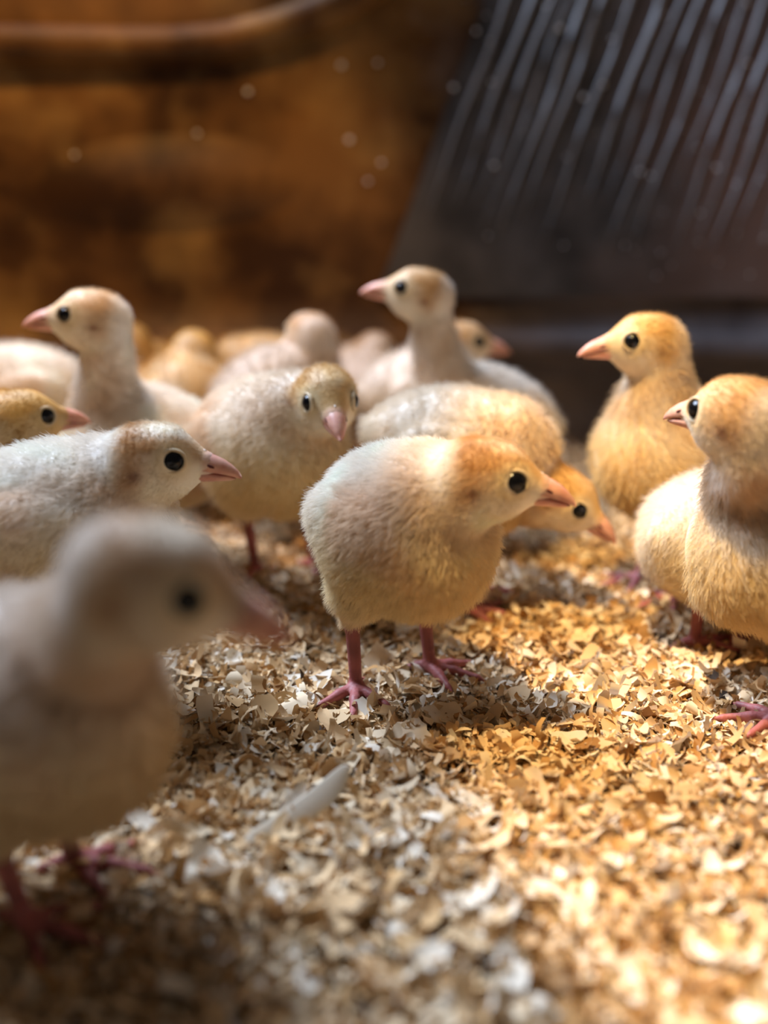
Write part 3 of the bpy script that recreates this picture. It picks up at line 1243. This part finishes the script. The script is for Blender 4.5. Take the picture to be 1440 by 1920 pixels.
    # --- eyes
    for s, e in zip((1, -1), eye_c):
        out = unit(HR @ np.array([0.25, s * 1.0, 0.10]))
        t1 = unit(np.cross(out, hu))
        t2 = np.cross(out, t1)
        Ve, Fe = [], []
        NA_, NB = 16, 8
        er = 0.36
        for i in range(NB + 1):
            ph = math.pi / 2 * i / NB
            for k in range(NA_):
                th = 2 * math.pi * k / NA_
                Ve.append((e + out * (0.02 + er * 0.80 * math.sin(ph)) + er * math.cos(ph) * (math.cos(th) * t1 * 1.06 + math.sin(th) * t2 * 0.94)) * U)
        for i in range(NB):
            for k in range(NA_):
                k2 = (k + 1) % NA_
                Fe.append((i * NA_ + k, i * NA_ + k2, (i + 1) * NA_ + k2, (i + 1) * NA_ + k))
        eo = link('eye', make_mesh('eye', Ve, Fe), M_EYE, root)
        Vt, Ft = [], []
        for k in range(20):
            th = 2 * math.pi * k / 20
            rd = math.cos(th) * t1 * 1.06 + math.sin(th) * t2 * 0.94
            for j in range(8):
                a = 2 * math.pi * j / 8
                Vt.append((e + out * 0.10 + rd * (0.395 + 0.062 * math.cos(a)) + out * 0.085 * math.sin(a)) * U)
        for k in range(20):
            for j in range(8):
                Ft.append((k * 8 + j, ((k + 1) % 20) * 8 + j, ((k + 1) % 20) * 8 + (j + 1) % 8, k * 8 + (j + 1) % 8))
        link('eyelid', make_mesh('eyelid', Vt, Ft), M_LID, eo)
    return root


# ------------------------------------------------------------------ the poults
turkey_poult('cream turkey poult standing in sharp focus in the middle, beak to the right',
             (757, 985), 0.350, -54, (912, 890), 0.328, -6, -7, body_pitch=8, h=0.075, nhair=80000, hair_r=0.0060, long=0.84, fat=0.955, tail=0.2,
             feet_px=[(806, 1272), (668, 1312)], foot_dirs=(-24, -92))
turkey_poult('large blurred poult close to the camera, cut off by the left edge',
             (30, 1330), 0.235, -12, (284, 1080), 0.192, -4, -15, body_pitch=10, h=0.10, tawny=1.2, crownw=0.15, headgold=0.05, brown=0.48, nhair=26000, hair_r=0.009)
turkey_poult('white poult crouching behind the large blurred one, dark eye and pink beak in profile',
             (120, 985), 0.350, 8, (288, 858), 0.345, -4, -1, body_pitch=4, h=0.085, nhair=45000, hair_r=0.007, tawny=1.25, white=0.05, headgold=0.05, crownw=0.3)
turkey_poult('tall poult with stretched neck and beak to the left, at the far left',
             (270, 840), 0.50, 197, (172, 594), 0.485, 183, 4, body_pitch=18, h=0.10, nhair=20000, hair_r=0.010, tawny=0.8, crownw=0.5, scale=1.04)  # weaker crown tint puts the light rim on its head into the colour
turkey_poult('golden poult peeking in at the left edge below the tall one',
             (-80, 870), 0.425, 20, (34, 785), 0.425, 32, 2, body_pitch=4, h=0.11, nhair=12000, hair_r=0.011, gold=0.7)
turkey_poult('pale round back of a poult at the left edge behind the golden one',
             (30, 745), 0.58, 200, (-110, 690), 0.57, 190, -6, body_pitch=2, h=0.13, nhair=7000, hair_r=0.014)
turkey_poult('blurred golden poult half hidden behind the tall one\'s neck',
             (262, 740), 0.70, 60, (245, 640), 0.70, 95, 0, body_pitch=8, h=0.14, nhair=5000, hair_r=0.016, gold=0.8)
turkey_poult('blurred golden poult seen from behind, second from the left along the wall',
             (352, 745), 0.62, 85, (362, 655), 0.63, 90, 0, body_pitch=8, h=0.14, nhair=5000, hair_r=0.016, gold=0.75)
turkey_poult('yellow poult low beside the wall, only its round back showing',
             (495, 705), 0.70, 165, (420, 740), 0.69, 180, -20, body_pitch=-4, h=0.14, nhair=5000, hair_r=0.016, gold=0.75, scale=0.95)
turkey_poult('grey-white poult with brown cheek behind the one facing the camera',
             (525, 745), 0.58, 40, (580, 625), 0.59, 120, -2, body_pitch=10, h=0.13, nhair=6000, hair_r=0.014, brown=0.5, headgold=0.2)
turkey_poult('small dim poult head between the wall and the tall middle one',
             (690, 735), 0.71, 120, (702, 655), 0.72, 100, -5, body_pitch=6, h=0.14, nhair=5000, hair_r=0.016, brown=0.6)
turkey_poult('tall poult in the back centre looking left with its neck stretched up',
             (895, 790), 0.54, 190, (788, 548), 0.535, 176, 10, body_pitch=14, h=0.11, nhair=14000, hair_r=0.012, brown=0.1, headgold=0.4)
turkey_poult('poult at the back looking right, just behind the tall middle one',
             (800, 740), 0.625, 10, (864, 640), 0.615, 2, -3, body_pitch=8, h=0.13, nhair=6000, hair_r=0.014, brown=0.3, headgold=0.6)
turkey_poult('poult bending down to peck behind the sharp middle one',
             (865, 855), 0.450, -8, (1056, 930), 0.44, -20, -28, body_pitch=-8, h=0.10, nhair=22000, hair_r=0.010, gold=0.2, headgold=0.7)
turkey_poult('white poult facing the camera with lowered beak, left of the sharp one',
             (505, 830), 0.455, -48, (612, 742), 0.425, -76, -14, body_pitch=8, h=0.10, nhair=22000, hair_r=0.010, gold=0.15, headgold=0.6, feet_px=[(590, 1075), (480, 1085)])
turkey_poult('poult with raised head looking left, at the back near the right edge',
             (1265, 850), 0.465, 205, (1213, 640), 0.455, 184, 0, body_pitch=22, h=0.10, nhair=20000, hair_r=0.010, gold=0.38, headgold=0.4)
turkey_poult('white poult seen from behind, between the raised-head one and the right-edge one',
             (1368, 1010), 0.41, 30, (1560, 905), 0.45, 30, -6, body_pitch=-2, h=0.09, nhair=30000, hair_r=0.008, brown=0.12,
             feet_px=[(1385, 1215), (1300, 1225)])
turkey_poult('cream poult cut off by the right edge, brown head turned away to the left',
             (1500, 1030), 0.340, 165, (1385, 778), 0.325, 124, 0, body_pitch=14, brown=0.12, h=0.085, nhair=45000, hair_r=0.007, headgold=0.75,
             feet_px=[(1460, 1372), (1570, 1330)])
